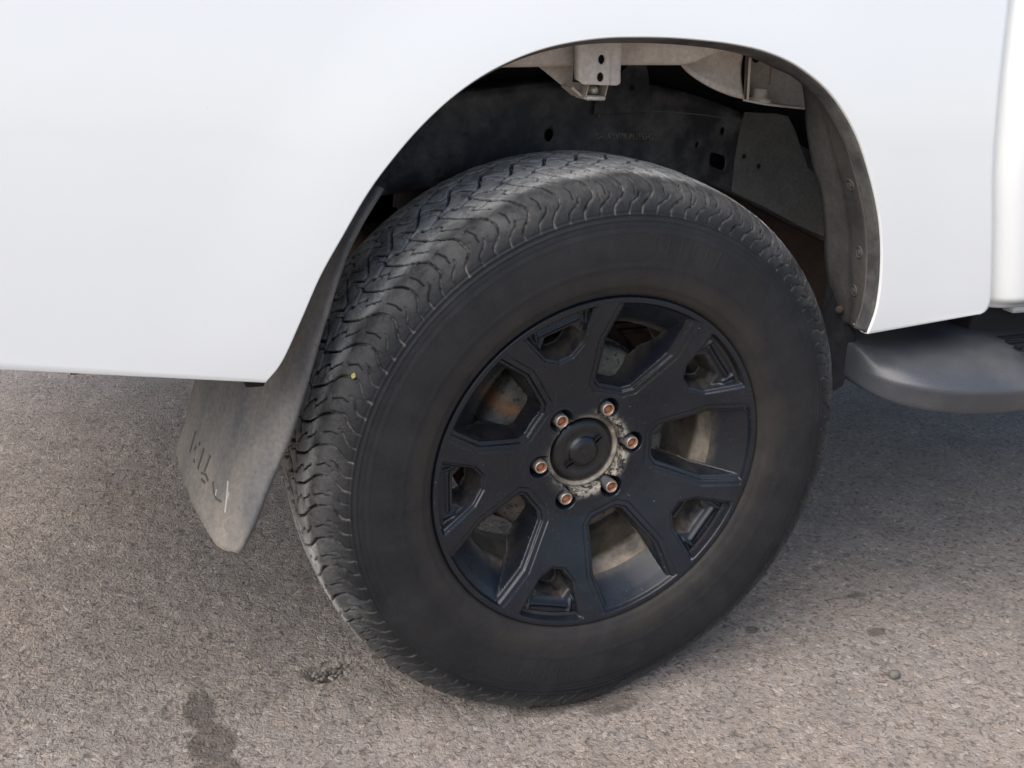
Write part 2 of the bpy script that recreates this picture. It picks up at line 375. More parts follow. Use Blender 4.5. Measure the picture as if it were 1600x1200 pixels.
# outer boundary roll
tb = np.gradient(B, axis=0); tb /= np.linalg.norm(tb, axis=1)[:, None]; nb_ = np.stack([-tb[:, 1], tb[:, 0]], -1)
nb3 = np.stack([nb_[:, 0], 0*nb_[:, 0], nb_[:, 1]], -1)
rows = [S[:, -1]+nb3*a+np.array([0, b, 0]) for a, b in ((.0015, .0015), (.0025, .005), (.0020, .012), (-.002, .045))]
Sx = np.concatenate([Sx, np.stack(rows, 1)], 1)
# bottom edges (first and last rows)
def bottom(Srow, sgn):
    return [Srow+np.array([0, b, -a]) for a, b in ((.0012, .0012), (.0022, .004), (.0022, .009), (-.004, .03))]
Sx = np.concatenate([np.stack(bottom(Sx[0], 1)[::-1], 0), Sx, np.stack(bottom(Sx[-1], 1), 0)], 0)
bed = sheet('bed_side_panel', Sx, M_paint, truck)

# dusty lip inside the arch, hung just under the painted edge
lipw = .001+.003*np.sin(np.linspace(0, np.pi, NA))**2
y0 = S[:, 0, 1]
prof_l = [(.0012, .0035, 0.), (.0022, .009, .2), (.0045, .020, .9), (.0055, .030, 1.), (.005, .044, 1.)]
frontm = ss(A[:, 0], .19, .215)
L = np.stack([np.stack([A[:, 0]+nin[:, 0]*(a+lipw*k*.6), y0+b*(1-frontm)+min(b, .0255)*frontm, A[:, 1]+nin[:, 1]*(a+lipw*k*.6)], -1) for a, b, k in prof_l], 1)
sheet('arch_lip', L, M_lip, truck, .0015)

# front splash liner
f0 = int(np.argmin(np.abs(A[:, 0]-.205)+(A[:, 1] < .8)*9)); LN = NA-f0
inner = resample(crom([(.262, .925), (.280, .905), (.290, .889), (.300, .862), (.307, .835), (.328, .785), (.351, .746), (.368, .695), (.378, .652), (.392, .612), (.405, .582), (.422, .548)], 8), LN)
oe = np.stack([A[f0:, 0]+nin[f0:, 0]*.0062, y0[f0:]+.0225, A[f0:, 1]+nin[f0:, 1]*.0062], -1)
ie = np.stack([inner[:, 0], np.full(LN, .082), inner[:, 1]], -1)
ks = np.linspace(0, 1, 14); mid_push = .010*np.sin(np.pi*ks)+.006*ss(ks, .45, .5)-.006*ss(ks, .5, .9)
wav = (vnoise(np.linspace(0, 9, LN)[:, None], ks[None, :]*3, 4)-.5)*.006
LL = oe[:, None, :]*(1-ks)[None, :, None]+ie[:, None, :]*ks[None, :, None]
LL[..., 0] += (mid_push[None, :]*.6+wav*np.sin(np.pi*ks)[None, :]); LL[..., 1] -= mid_push[None, :]*.2
liner = sheet('arch_liner', LL, M_liner, truck, .003)
def pin(loc, nrm, parent, r=.0095):
    o = lathe('push_pin', [(-.0012, .0), (-.0016, r*.30), (-.0012, r*.42), (.0004, r*.5), (.0004, r*.66), (-.0012, r*.76), (-.0011, r*.9), (.0, r), (.003, r)], M_liner, parent, 28)
    o.location = loc; o.rotation_euler = Vector(nrm).to_track_quat('-Y', 'Z').to_euler(); return o
for i, k in ((.10, .32), (.47, .30), (.72, .30), (.86, .42)):
    a = int(i*LN); b = int(k*13); p = LL[a, b]; e1 = LL[a+2, b]-p; e2 = LL[a, b+1]-p; nn = np.cross(e1, e2); nn /= np.linalg.norm(nn)
    if nn[0] > 0: nn = -nn
    pin(p+nn*.002, nn, liner)
# rubber tongue hanging below the liner
prism('liner_tongue', [(.392, .082, .640), (.402, .066, .640), (.400, .070, .606), (.415, .06, .560), (.430, .045, .536), (.431, .045, .498), (.424, .045, .456), (.413, .05, .446), (.404, .06, .47), (.388, .08, .54)], (.004, .003, .001), M_rubber_dark, truck, 0)
tp = lathe('tongue_bolt', [(-.005, 0), (-.005, .0045), (-.001, .006), (.004, .006)], M_rust, truck, 20); tp.location = (.402, .058, .575); tp.rotation_euler = (0, 0, R(-60))

# mud flap -------------------------------------------------------------------
fo = crom([(-.322, .772), (-.362, .698), (-.394, .603), (-.433, .481), (-.488, .352), (-.501, .332)], 10); fo = resample(fo, 60)
fi = resample(crom([(-.400, .772), (-.430, .698), (-.466, .600), (-.504, .485), (-.527, .400), (-.531, .378)], 10), 60)
w = np.linspace(0, 1, 34); yy = .004+.205*w
FV = np.stack([fo[:, None, 0]*(1-w)+fi[:, None, 0]*w, np.broadcast_to(yy, (60, 34)), fo[:, None, 1]*(1-w)+fi[:, None, 1]*w], -1)
edge_b = ss(1-w, .86, 1.)                     # outer strip bent forwards
FV[..., 0] += .013*edge_b[None, :]*np.linspace(.3, 1, 60)[:, None]-.006*np.sin(np.pi*w)[None, :]
FV[..., 0] += (vnoise(np.linspace(0, 5, 60)[:, None], w[None, :]*4, 8)-.5)*.006
# rounded lower corners
tt = np.linspace(0, 1, 60)[:, None]; cr_ = .007*(ss(w, .86, 1.)**2+ss(1-w, .90, 1.)**2)[None, :]*ss(tt, .85, 1.)
FV[..., 2] += cr_
flap = sheet('mud_flap', FV, M_rubber, truck, .007)
def on_flap(a, b, off=.0045):
    """a along the flap 0..1 (top to bottom), b outer to inner"""
    i = a*59; j = b*33; i0, j0 = min(int(i), 58), min(int(j), 32); fi_, fj = i-i0, j-j0
    p = (FV[i0, j0]*(1-fi_)+FV[i0+1, j0]*fi_)*(1-fj)+(FV[i0, j0+1]*(1-fi_)+FV[i0+1, j0+1]*fi_)*fj
    e = np.cross(FV[i0+1, j0]-FV[i0, j0], FV[i0, j0+1]-FV[i0, j0]); e /= np.linalg.norm(e)
    if e[0] > 0: e = -e
    return p+e*off, e
FLOFF = .0042
def stroke(name, pts, wd, mat, parent=flap, off=FLOFF):
    V, F = [], []
    for k, (a, b) in enumerate(pts):
        a2, b2 = pts[min(k+1, len(pts)-1)]; a1, b1 = pts[max(k-1, 0)]
        p, e = on_flap(a, b, off); q, _ = on_flap(a2, b2, off); q0, _ = on_flap(a1, b1, off); t = q-q0; t /= np.linalg.norm(t)+1e-9; s = np.cross(e, t)*wd/2
        V += [p-s, p+s, p+s-e*.002, p-s-e*.002]
    for k in range(len(pts)-1):
        o = 4*k
        for j in range(4): F.append((o+j, o+(j+1) % 4, o+4+(j+1) % 4, o+4+j))
    F += [(3, 2, 1, 0), tuple(4*(len(pts)-1)+j for j in range(4))]
    return link(name, mesh(name, V, F), mat, parent, False)

for pts in ([(.840, .765), (.91, .765)], [(.850, .672), (.858, .677)], [(.872, .70), (.886, .715)], [(.905, .68), (.915, .67)], [(.85, .61), (.915, .606)], [(.845, .52), (.895, .517)]):
    stroke('embossed_mark', pts, .0035, M_mark)
stroke('embossed_mark', [(.908, .545), (.897, .495), (.900, .44)], .003, M_mark); stroke('embossed_mark', [(.920, .52), (.915, .465)], .003, M_mark)
stroke('embossed_mark', [(.886, .39), (.905, .355), (.915, .31), (.905, .25)], .0025, M_mark)
stroke('scratch', [(.845, .262), (.868, .23), (.89, .205), (.915, .180)], .0032, M_scratch)
stroke('scratch', [(.893, .335), (.91, .325)], .002, M_scratch); stroke('scratch', [(.864, .212), (.884, .205)], .002, M_scratch)

box('bumper_clip', (-.474, -.018, .557), (-.452, .004, .568), M_rubber_dark, truck, .003)
# frame rail with punched holes ----------------------------------------------
RY = .33
def holed(name, u0, u1, v0, v1, du, shape, holes, mat, parent, thick):
    """flat sheet on a (u, v) grid; shape(u, v) -> xyz; holes: (u, v, ru, rv, square)"""
    U = np.arange(u0, u1+du/2, du); Vv = np.arange(v0, v1+du/2, du); UU, VW = np.meshgrid(U, Vv, indexing='ij')
    kill = np.zeros(UU.shape)
    for hu, hv, ru, rv, sq in holes:
        p_ = 5 if sq else 2
        q = (np.abs((UU-hu)/ru)**p_+np.abs((VW-hv)/rv)**p_)**(1/p_); near_ = (q > .72) & (q < 1.45)
        f = np.where(near_, 1/np.maximum(q, .01), 1); 
        inside = q < .72
        snap = near_ & (np.abs(q-1)*min(ru, rv) < du*.72)
        UU = np.where(snap, hu+(UU-hu)*f, UU); VW = np.where(snap, hv+(VW-hv)*f, VW)
        q2 = (np.abs((UU-hu)/ru)**p_+np.abs((VW-hv)/rv)**p_)**(1/p_); kill = np.maximum(kill, q2 < 1.02)
    P = shape(UU, VW)
    k = kill.astype(bool); m4 = ~(k[:-1, :-1] & k[1:, :-1] & k[1:, 1:] & k[:-1, 1:])
    return sheet(name, P, mat, parent, thick, mask=m4)
rx = [-1.25, -.60, -.237, -.165, -.08, .02, .12, .22, .33, .43, .577, .75, 1.2, 2.4]
rz = [.67, .66, .698, .709, .722, .735, .742, .735, .712, .678, .618, .56, .50, .48]
rxx = crom(list(zip(rx, rz)), 10)
def rail_z(x): return np.interp(x, rxx[:, 0], rxx[:, 1])
def rail_shape(U, Vv):
    z = rail_z(U)+Vv; bend = .006*(1-ss(Vv, 0, .010))+.006*ss(Vv, .118, .128)
    return np.stack([U, RY+bend, z], -1)
def rh(x, z): return x, z-rail_z(x)
holes = [rh(.031, .7885)+(.0075, .0095, 0), rh(.294, .776)+(.0035, .0055, 0), rh(.339, .798)+(.004, .0065, 0), rh(.337, .750)+(.0155, .0115, 1), rh(.386, .760)+(.003, .005, 0)]
rail = holed('frame_rail', -1.24, 2.3, 0., .128, .0032, rail_shape, holes, M_frame, truck, .004)
# rail top, bottom and inner web make it a box section
U = np.linspace(-1.24, 2.3, 160)
def strip(name, v0, y0_, v1, y1_, mat, parent): return sheet(name, np.stack([np.stack([U, np.full(160, y0_), rail_z(U)+v0], -1), np.stack([U, np.full(160, y1_), rail_z(U)+v1], -1)], 1), mat, parent, .003)
strip('rail_bottom', .001, RY+.008, .001, RY+.085, M_frame, rail); strip('rail_top', .127, RY+.008, .127, RY+.085, M_frame, rail)
strip('rail_web', .001, RY+.087, .127, RY+.087, M_frame, rail)
# added plate in lighter grey, painting the lit stretch of the rail
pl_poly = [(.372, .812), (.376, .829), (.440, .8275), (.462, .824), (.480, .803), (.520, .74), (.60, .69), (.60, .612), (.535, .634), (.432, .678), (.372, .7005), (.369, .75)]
plate = prism('lit_rail_plate', [(x, RY-.004, z) for x, z in pl_poly], (0, .0035, 0), M_rail_lit, rail, .001)
for hx, hz in ((.386, .758), (.418, .742)):
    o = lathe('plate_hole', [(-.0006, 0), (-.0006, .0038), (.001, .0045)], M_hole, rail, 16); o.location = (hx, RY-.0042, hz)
# upright bracket, dark underbody and light-blocking fill above the rail
prism('upright_bracket', [(.098, RY-.012, .820), (.100, RY-.012, .846), (.150, RY-.012, .895), (.178, RY-.012, .899), (.186, RY-.012, .88), (.199, RY-.012, .826)], (0, .006, 0), M_frame, rail, .001)
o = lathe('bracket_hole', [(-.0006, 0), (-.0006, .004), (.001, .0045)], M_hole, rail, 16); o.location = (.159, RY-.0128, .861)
prism('rail_seam', [(.115, RY-.005, .842), (.118, RY-.005, .8425), (.112, RY-.005, .816), (.109, RY-.005, .816)], (0, .004, 0), M_rail_lit, rail, 0)
sheet('rail_ridge', np.stack([np.stack([np.linspace(.200, .372, 20), np.full(20, RY-.003+dy), .8265-.012*np.linspace(0, 1, 20)**2+dz], -1) for dy, dz in ((.004, .003), (0, 0), (.004, -.003))], 1), M_rail_lit, rail)
# stamped chassis number, almost worn away
def text(body, size, loc, rot, mat, parent, name, depth=.0004, shear=0.):
    cu = bpy.data.curves.new(name, 'FONT'); cu.body = body; cu.size = size; cu.extrude = depth; cu.align_x = 'LEFT'
    o = bpy.data.objects.new('tmp', cu); COL.objects.link(o); dg = bpy.context.evaluated_depsgraph_get(); dg.update()
    me = bpy.data.meshes.new_from_object(o.evaluated_get(dg)); bpy.data.objects.remove(o)
    q = link(name, me, mat, parent, False); q.location = loc; q.rotation_euler = rot; return q
tx = text('*SALKYV780M155543*', .0135, (.1055, RY-.0030, .7835), (R(90), 0, R(0)), M_stamp, rail, 'stamped_number')
tx.scale = (.86, 1, 1)

box('underbody', (-1.18, .16, .945), (2.3, 1.70, .965), M_under, truck, 0)
box('cross_member', (-.62, .30, .80), (-.54, 1.5, .87), M_under, truck); box('cross_member', (.62, .30, .66), (.70, 1.5, .74), M_under, truck)
sheet('gap_fill_sheet', np.stack([np.stack([np.linspace(-1.2, 2.2, 120), np.full(120, RY+.10), np.full(120, .95)], -1), np.stack([np.linspace(-1.2, 2.2, 120), np.full(120, RY+.095), rail_z(np.linspace(-1.2, 2.2, 120))+.10], -1)], 1), M_under, truck, .003)  # dark sheet added to stop far-side light above the rail

# primer-coloured underbody pressings
bx_ = np.linspace(-.33, .30, 64)
low = np.interp(bx_, [-.33, -.165, -.055, .008, .090, .112, .124, .150, .20, .30], [.886, .8995, .9050, .9085, .9115, .916, .922, .931, .929, .915])
Bm = np.stack([np.stack([bx_, np.full(64, y_), low*(1-k)+.950*k], -1) for y_, k in ((.088, .06), (.076, 0.), (.074, .08), (.070, .5), (.066, 1.))], 1)
beam = sheet('cross_beam', Bm, M_beige, truck, .003)
bk = holed('beam_bracket', -.0725+.002, -.0125+.002, .8855, .934, .0016, lambda U_, V_: np.stack([U_-.004*(V_-.885)/.05+.003*0, .040+.0025*ss(U_, -.030, -.026)-.0015*ss(U_, -.026, -.02)+.012*ss(np.abs(U_+.041), .0255, .031)**2, V_+.006*ss(np.abs(U_+.041), .020, .031)**2*ss(.90-V_, 0, .015)], -1),
            [(-.040, .9145, .0045, .0055, 0), (-.041, .8945, .0045, .0055, 0)], M_beige, beam, .0025)
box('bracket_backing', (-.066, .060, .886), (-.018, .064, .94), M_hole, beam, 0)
prism('gusset', [(-.105, .10, .906), (-.062, .10, .8785), (-.030, .10, .872), (-.02, .10, .90), (-.03, .10, .93), (-.10, .10, .93)], (0, .003, 0), M_beige, beam, .001)
prism('gusset', [(-.064, .070, .8775), (-.048, .07, .8670), (-.046, .07, .8695), (-.062, .07, .8805)], (0, .03, 0), M_beige, beam, .0006)
bxc = box('clip_bracket', (-.049, .062, .866), (-.0205, .088, .8695), M_beige, beam, .001)
prism('clip_side', [(-.0475, .063, .869), (-.044, .063, .885), (-.043, .063, .885), (-.046, .063, .869)], (0, .02, 0), M_beige, beam, 0)
prism('clip_side', [(-.0215, .063, .869), (-.018, .063, .885), (-.017, .063, .885), (-.020, .063, .869)], (0, .02, 0), M_beige, beam, 0)
cl = lathe('zinc_clip', [(-.013, 0), (-.013, .002), (-.012, .0032), (.012, .0032), (.013, .002), (.013, 0)], M_chrome, beam, 14); cl.location = (-.0335, .063, .8683); cl.rotation_euler = (0, 0, R(90))
sc_ = lathe('clip_screw', [(-.003, 0), (-.003, .004), (0, .0055), (.01, .0055)], M_chrome, beam, 14); sc_.location = (-.032, .07, .8765); sc_.rotation_euler = (0, R(40), R(20))
# bracket box at the front of the arch
gq = crom([(.100, .915), (.118, .900), (.150, .8845), (.185, .8735), (.209, .869)], 6)
Gs = np.stack([np.stack([gq[:, 0]*(1-k)+np.linspace(.120, .2025, len(gq))*k, np.full(len(gq), .100)+.012*np.sin(np.pi*k), gq[:, 1]*(1-k)+.946*k], -1) for k in np.linspace(0, 1, 8)], 1)
bkt = sheet('bracket_box', Gs, M_beige, truck, .003)
prism('bracket_wall', [(.214, .100, .8675), (.206, .100, .945), (.236, .150, .945), (.247, .150, .866)], (.003, -.001, 0), M_beige, bkt, 0)
prism('bracket_back', [(.246, .150, .862), (.236, .150, .948), (.358, .150, .948), (.353, .150, .852), (.315, .150, .857)], (0, .003, 0), M_beige, bkt, .001)
lq = [(.208, .100, .8665), (.240, .094, .862), (.270, .094, .8600), (.312, .098, .8575), (.356, .150, .8530), (.246, .150, .8625)]
prism('bracket_ledge', lq, (0, .0006, .003), M_beige, bkt, .0008)
bolt = lathe('flange_bolt', [(-.012, 0), (-.012, .0065), (-.0105, .0078), (-.003, .0078), (-.002, .012), (.001, .0125), (.002, .012)], M_beige, bkt, 6 if False else 24)
bolt.scale = (1.35, 1.35, 1.35); bolt.location = (.243, .112, .867); bolt.rotation_euler = (R(-90), 0, 0)
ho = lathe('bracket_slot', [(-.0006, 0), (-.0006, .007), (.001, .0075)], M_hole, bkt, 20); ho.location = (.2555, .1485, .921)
prism('bracket_rib', [(.281, .1492, .925), (.283, .1492, .925), (.285, .1492, .885), (.283, .1492, .885)], (0, -.003, 0), M_beige, bkt, 0)

# ---------------------------------------------------------------- side step
nx = 110; xs = np.concatenate([.424+.238*(np.linspace(0, 1, 70)**2), np.linspace(.662, 2.05, 41)[1:]])
def st(x):
    t = np.clip((x-.424)/.225, 0, 1); q = (1-(1-t)**2.3)**(1/2.1)
    return q
prof_s = [(.13, .452), (.06, .447), (.0, .444), (-.055, .4435), (-.080, .4440), (-.0875, .4465), (-.0915, .4525), (-.0975, .467), (-.1045, .4850), (-.1042, .4885), (-.0995, .4935), (-.080, .505), (-.050, .5165), (-.020, .5255), (.005, .5300), (.04, .5315), (.13, .5315)]
pp = resample(crom(prof_s, 6), 90)
Sg = []
for x in xs:
    q = st(x); y = np.where(pp[:, 0] < .05, .05+(pp[:, 0]-.05)*(.16+.84*q), pp[:, 0]); zc_ = .497; z = zc_+(pp[:, 1]-zc_)*np.where(pp[:, 1] < zc_, .34+.66*min(1, q**.7), .70+.30*min(1, q**.6))
    Sg.append(np.stack([np.full(90, x), y, z], -1))
Sg = np.stack(Sg, 0)
# the rubber pad area is sunk behind a slanting end line
pad = (ss(Sg[..., 0]-(.672-.50*(Sg[..., 1]+.01)*-.28), .000, .004))*ss(Sg[..., 2], .505, .512)*ss(Sg[..., 1], -.088, -.084)
Sg[..., 2] -= .005*pad
step = sheet('side_step', Sg, M_step, truck)
cap_ = sheet('step_nose', np.stack([Sg[0], np.broadcast_to(Sg[0].mean(0), Sg[0].shape)], 0), M_step, step)
for k in range(5):
    y_ = -.066+.019*k; x0_ = .672+.14*(y_+.01)+.012
    z_ = float(np.interp(-y_, -np.array([q[0] for q in prof_s[8:]])[::-1][::-1], [q[1] for q in prof_s[8:]]))-.0052
    box('tread_strip', (x0_, y_-.0045, z_-.003), (1.95, y_+.0045, z_+.0028), M_rubber_dark, step, .0015)

# ---------------------------------------------------------------- cab side
zr = np.concatenate([np.linspace(.588, .62, 10), np.linspace(.63, 1.27, 44)])
seam_x = np.interp(zr, [p[1] for p in SEAM[::-1]], [p[0] for p in SEAM[::-1]])+.0085+.008*ss(zr, .75, 1.0)
an = np.linspace(0, np.pi/2, 14)
rows = []
for z, xx in zip(zr, seam_x):
    rr = .052; y_out = side_y(z)-.006; roll = .018*(1-ss(z, .588, .612))**2
    pts = [(xx, y_out+.12)]+[(xx+rr*(1-math.cos(a_)), y_out+rr*(1-math.sin(a_))+roll) for a_ in an]+[(x_, y_out+roll) for x_ in (.75, .95, 1.3, 1.7, 2.3)]
    rows.append([(x_, y_, z) for x_, y_ in pts])
rows.insert(0, [(x_, y_+.006, zr[0]-.003) for x_, y_, z in rows[0]]); rows.insert(0, [(x_, y_+.04, zr[0]-.004) for x_, y_, z in rows[1]])
sheet('cab_side_panel', np.array(rows), M_paint, truck)
box('sill', (.66, .045, .44), (2.2, .16, .582), M_under, truck); 
box('sill_flange', (.712, .016, .562), (2.2, .042, .5755), M_paint, truck, .006)
box('cab_back_wall', (.66, .10, .60), (.68, 1.72, 1.30), M_paint, truck)
# far side and tail so that the truck closes off the light
box('far_side_panel', (-1.2, 1.72, .60), (2.3, 1.76, 1.27), M_paint, truck)
box('tailgate', (-1.2, .04, .68), (-1.16, 1.74, 1.25), M_paint, truck, .01)
box('bed_floor', (-1.17, .05, .966), (.60, 1.70, .98), M_under, truck, 0)

prism('tank_blocker', [(.36, .47, .30), (.36, .47, .70), (1.3, .47, .70), (1.3, .47, .30)], (0, .45, 0), M_tank, truck, .02)  # tank body added to block far-side light under the truck
box('under_bed_blocker', (-1.05, .60, .50), (-.40, 1.25, .68), M_rubber_dark, truck, .05)  # unseen block under the bed, added to keep the ground dark
box('far_light_blocker', (-1.15, 1.50, .40), (2.3, 1.54, .62), M_under, truck, 0)  # strip added low on the far side to shut light out
# ---------------------------------------------------------------- axle
ax = lathe('rear_axle', [(.20, .0), (.20, .05), (.30, .05), (.42, .042), (.70, .045), (.80, .11), (.90, .13), (1.0, .11), (1.1, .045), (1.5, .045)], M_rust, truck, 32, (0, 0, .386))
for k in range(3): box('leaf_spring', (-.66+.08*k, .385, .44+.012*k), (.60-.08*k, .445, .449+.012*k), M_rust, truck, 0)
sh = lathe('shock_absorber', [(-.16, .0), (-.16, .022), (.05, .022), (.05, .03), (.2, .03), (.2, 0)], M_under, truck, 20, (0, 0, 0)); sh.location = (-.14, .47, .60); sh.rotation_euler = (R(80), 0, R(-35))

# ================================================================= the wheel
wheel = bpy.data.objects.new('wheel', None); COL.objects.link(wheel); wheel.parent = truck; wheel.location = (0, 0, .3862)
WZ = .3862
# --- tyre -------------------------------------------------------------------
tp_ = np.array([(0.016, .2300), (0.0120, .2425), (0.0015, .2500), (-.0065, .265), (-.0105, .295), (-.0100, .325), (-.006, .346), (.001, .364), (.0095, .3795), (.0205, .3905), (.039, .3978), (.07, .4020), (.121, .4042)])
mm = tp_[::-1].copy(); mm[:, 0] = .242-mm[:, 0]; tp_ = crom(np.concatenate([tp_, mm[1:]]), 30)
Lp = np.concatenate([[0], np.cumsum(np.hypot(*np.diff(tp_, axis=0).T))]); Sp = Lp-Lp[-1]/2            # Sp < 0 is the outer side
srow = np.concatenate([np.arange(-Lp[-1]/2, -.182, .0032), np.arange(-.182, -.150, .0012), np.arange(-.150, .055, .00120), np.arange(.062, .15, .0032), np.linspace(.152, Lp[-1]/2, 16)])
ty = np.interp(srow, Sp, tp_[:, 0]); tr = np.interp(srow, Sp, tp_[:, 1])
dy_, dr_ = np.gradient(ty, srow), np.gradient(tr, srow); ln = np.hypot(dy_, dr_); ny, nr = -dr_/ln, dy_/ln       # outward normal (y, r)
NP, PC = 56, 44; NTH = NP*PC; PITCH = .0445
acell = np.arange(PC)/PC*PITCH; AA, SS_ = np.meshgrid(acell, srow, indexing='ij')
def cell_dist(poly, flip=False, shift=0.):
    """distance in one pitch cell to a polyline (mm), repeated round the tyre"""
    P_ = [(a/1000, s/1000) for a, s in poly]
    if flip: P_ = [(-a+shift, -s) for a, s in P_]
    d = np.full(AA.shape, 9.)
    for k in range(-3, 4): d = np.minimum(d, seg_dist(AA+k*PITCH, SS_, P_))
    return d
def smooth_line(pts, n=5): return [tuple(q) for q in crom(pts, n)]
MAJOR = smooth_line([(38, -46), (31, -61), (22, -76), (9, -90), (1, -102), (-3, -114), (-2, -124), (6, -132), (13, -138), (15, -149)])
MINOR = smooth_line([(17, -120), (20, -127), (30, -133), (35, -138), (37, -148)])
ZIG = [(0, -43), (11, -49), (18, -47), (22, -39), (34, -40), (44.5, -43)]
CEN = [(0, 2), (10, -4), (20, -24), (29, -26), (37, -6), (44.5, 2)]
LAT = [(23, -25), (33, -31), (38, -34), (42, -44)]
STEP = [(17, -48), (6, -58), (0, -66), (7, -70), (-4, -82), (-12, -90)]
SIPE = [(2, -8), (-5, -17), (0, -20), (-8, -33)]
NOTCH = [(30, -100), (24, -112), (25, -121)]
RIB = [(14, -12), (6, 0), (10, 3), (2, 14)]
def gr(poly, w, depth, flip=False, shift=0., soft=.0009):
    return depth*(1-ss(cell_dist(poly, flip, shift), w/2, w/2+soft))
def jit(P_, k, keep):
    if k == 0: return P_
    r_ = np.random.default_rng(k*17+int(abs(P_[0][0]*3+P_[0][1])))
    return [(a+r_.uniform(-1, 1)*(0 if (i in (0, len(P_)-1) and keep) else 1.3), s_+r_.uniform(-1, 1)*(0 if (i in (0, len(P_)-1) and keep) else 1.3)) for i, (a, s_) in enumerate(P_)]
NVAR = 5; deps, pals = [], []
for vv in range(NVAR):
    M2 = smooth_line(jit(MAJOR[::5]+[MAJOR[-1]], vv, False)); N2 = smooth_line(jit(MINOR[::5]+[MINOR[-1]], vv, False))
    dv = np.zeros(AA.shape)
    for fl, sh_ in ((False, 0.), (True, .018)):
        for a_ in (gr(M2, .0023, .0056, fl, sh_, .0009)*(1-.55*ss(np.abs(SS_), .098, .112)), gr(N2, .0013, .0026, fl, sh_), gr(jit(ZIG, vv, True), .0042, .0072, fl, sh_), gr(jit(CEN, vv, True), .0034, .0068, fl, sh_), gr(jit(LAT, vv, True), .0030, .0062, fl, sh_), gr(jit(STEP, vv, False), .0022, .0044, fl, sh_, .0008), gr(jit(SIPE, vv, False), .0010, .0034, fl, sh_, .0008), gr(jit(NOTCH, vv, False), .0013, .0030, fl, sh_, .0007), gr(jit(RIB, vv, False), .0010, .0034, fl, sh_, .0008)):
            dv = np.maximum(dv, a_)
        r_ = np.random.default_rng(300+vv+50*fl)
        for _ in range(5):                      # cuts and worn-through sipes, different on every block
            a0, s0, q_ = r_.uniform(0, 44), -r_.uniform(6, 108), r_.uniform(-1, 1)
            dv = np.maximum(dv, gr([(a0, s0), (a0+r_.uniform(3, 6), s0+q_*4), (a0+r_.uniform(6, 11), s0+q_*3-3)], .0006, r_.uniform(.0010, .0026), fl, sh_, .0008))
    deps.append(dv)
    pals.append(np.maximum((1-ss(cell_dist(M2), .0004, .0022))*ss(-SS_, .086, .110), (1-ss(cell_dist(N2), .0004, .0018))*.8)*ss(.150-np.abs(SS_), 0, .003))
fade = 1-ss(np.abs(srow), .140, .150)
vsel = rng.integers(0, NVAR, NP); dep = np.concatenate([deps[k] for k in vsel], 0); pal = np.concatenate([pals[k] for k in vsel], 0)
dep *= fade[None, :]
# block faces are worn unevenly: shoulder edges of each block rounded off, each block leaning a little
mj = np.array(sorted(MAJOR, key=lambda q: -q[1])); amj = np.interp(-SS_, -mj[:, 1]/1000, mj[:, 0]/1000); amj2 = np.interp(SS_, -mj[:, 1]/1000, -mj[:, 0]/1000+.018)
frac = lambda v: v-np.floor(v)
lean = (.0004*(frac((AA-amj)/PITCH)-.5)*ss(-SS_, .046, .062)*(1-ss(-SS_, .112, .132))+.0004*(frac((AA-amj2)/PITCH)-.5)*ss(SS_, .046, .062)*(1-ss(SS_, .112, .132)))
cells = dep; leans = np.tile(lean, (NP, 1))*np.repeat(rng.uniform(.5, 1.5, NP), PC)[:, None]
# pitch lengths vary round the tyre
pl_ = np.array([1.0, .93, 1.08, 1.0, 1.08, .93, .96, 1.05])[rng.integers(0, 8, NP)]; pl_ /= pl_.sum(); ph = np.concatenate([[0], np.cumsum(pl_)])
thc = np.concatenate([ph[k]+(ph[k+1]-ph[k])*np.arange(PC)/PC for k in range(NP)])*2*np.pi-R(94)
TH = thc[:, None]
arc = (TH+R(94))*.39; SR = np.broadcast_to(srow[None, :], (NTH, len(srow)))
wear = ((vnoise(arc*90, SR*90+9, 11, 4)-.5)*.0009+(vnoise(arc*330, SR*330+9, 17, 3)-.5)*.0009)*ss(.16-np.abs(srow), 0, .03)[None, :]
chunk = ss(vnoise(arc*130, SR*130+40, 31, 3), .64, .78)*.0014*(ss(np.abs(srow), .05, .07)*ss(.14-np.abs(srow), 0, .02))[None, :]
uu = (np.arange(NTH)/PC)[:, None]; half = np.where(SR < 0, 0, .5)
bid = (np.floor(uu-np.where(srow < 0, amj[0], amj2[0])[None, :]/PITCH).astype(int)*7+(SR > 0)*3+(np.abs(SR) < .046)*5) % 24
bval = rng.uniform(-.00022, .00022, 24); blockv = bval[bid]*ss(.118-np.abs(srow), 0, .03)[None, :]
hgt = -cells*(.82+.36*vnoise(arc*25, SR*25+3, 5, 2))+leans+wear-chunk+blockv
# raised sidewall rings and worn lettering
def ring(s0, w_, h_): return 1.5*h_*np.exp(-((srow-s0)/w_)**2)
rings = ring(-.1485, .0012, .0011)-ring(-.1462, .0012, .0006)+ring(-.1555, .0011, .0007)+ring(-.1705, .0008, .0003)+ring(-.1990, .0006, .00022)+ring(-.2015, .0006, .00022)+ring(-.2300, .0008, .0003)-ring(-.165, .001, .0003)+ring(-.2135, .0010, .0007)-ring(-.2465, .0016, .0012)+.0012*ss(-srow, .2135, .2150)*0
hgt = hgt+rings[None, :]
tdeg = np.degrees(TH) % 360
def band(a0, a1, s0, s1, h_, e=.0015): 
    return 0.75*h_*ss(tdeg, a0, a0+.4)*(1-ss(tdeg, a1-.4, a1))*(ss(srow, s0, s0+e)*(1-ss(srow, s1-e, s1)))[None, :]
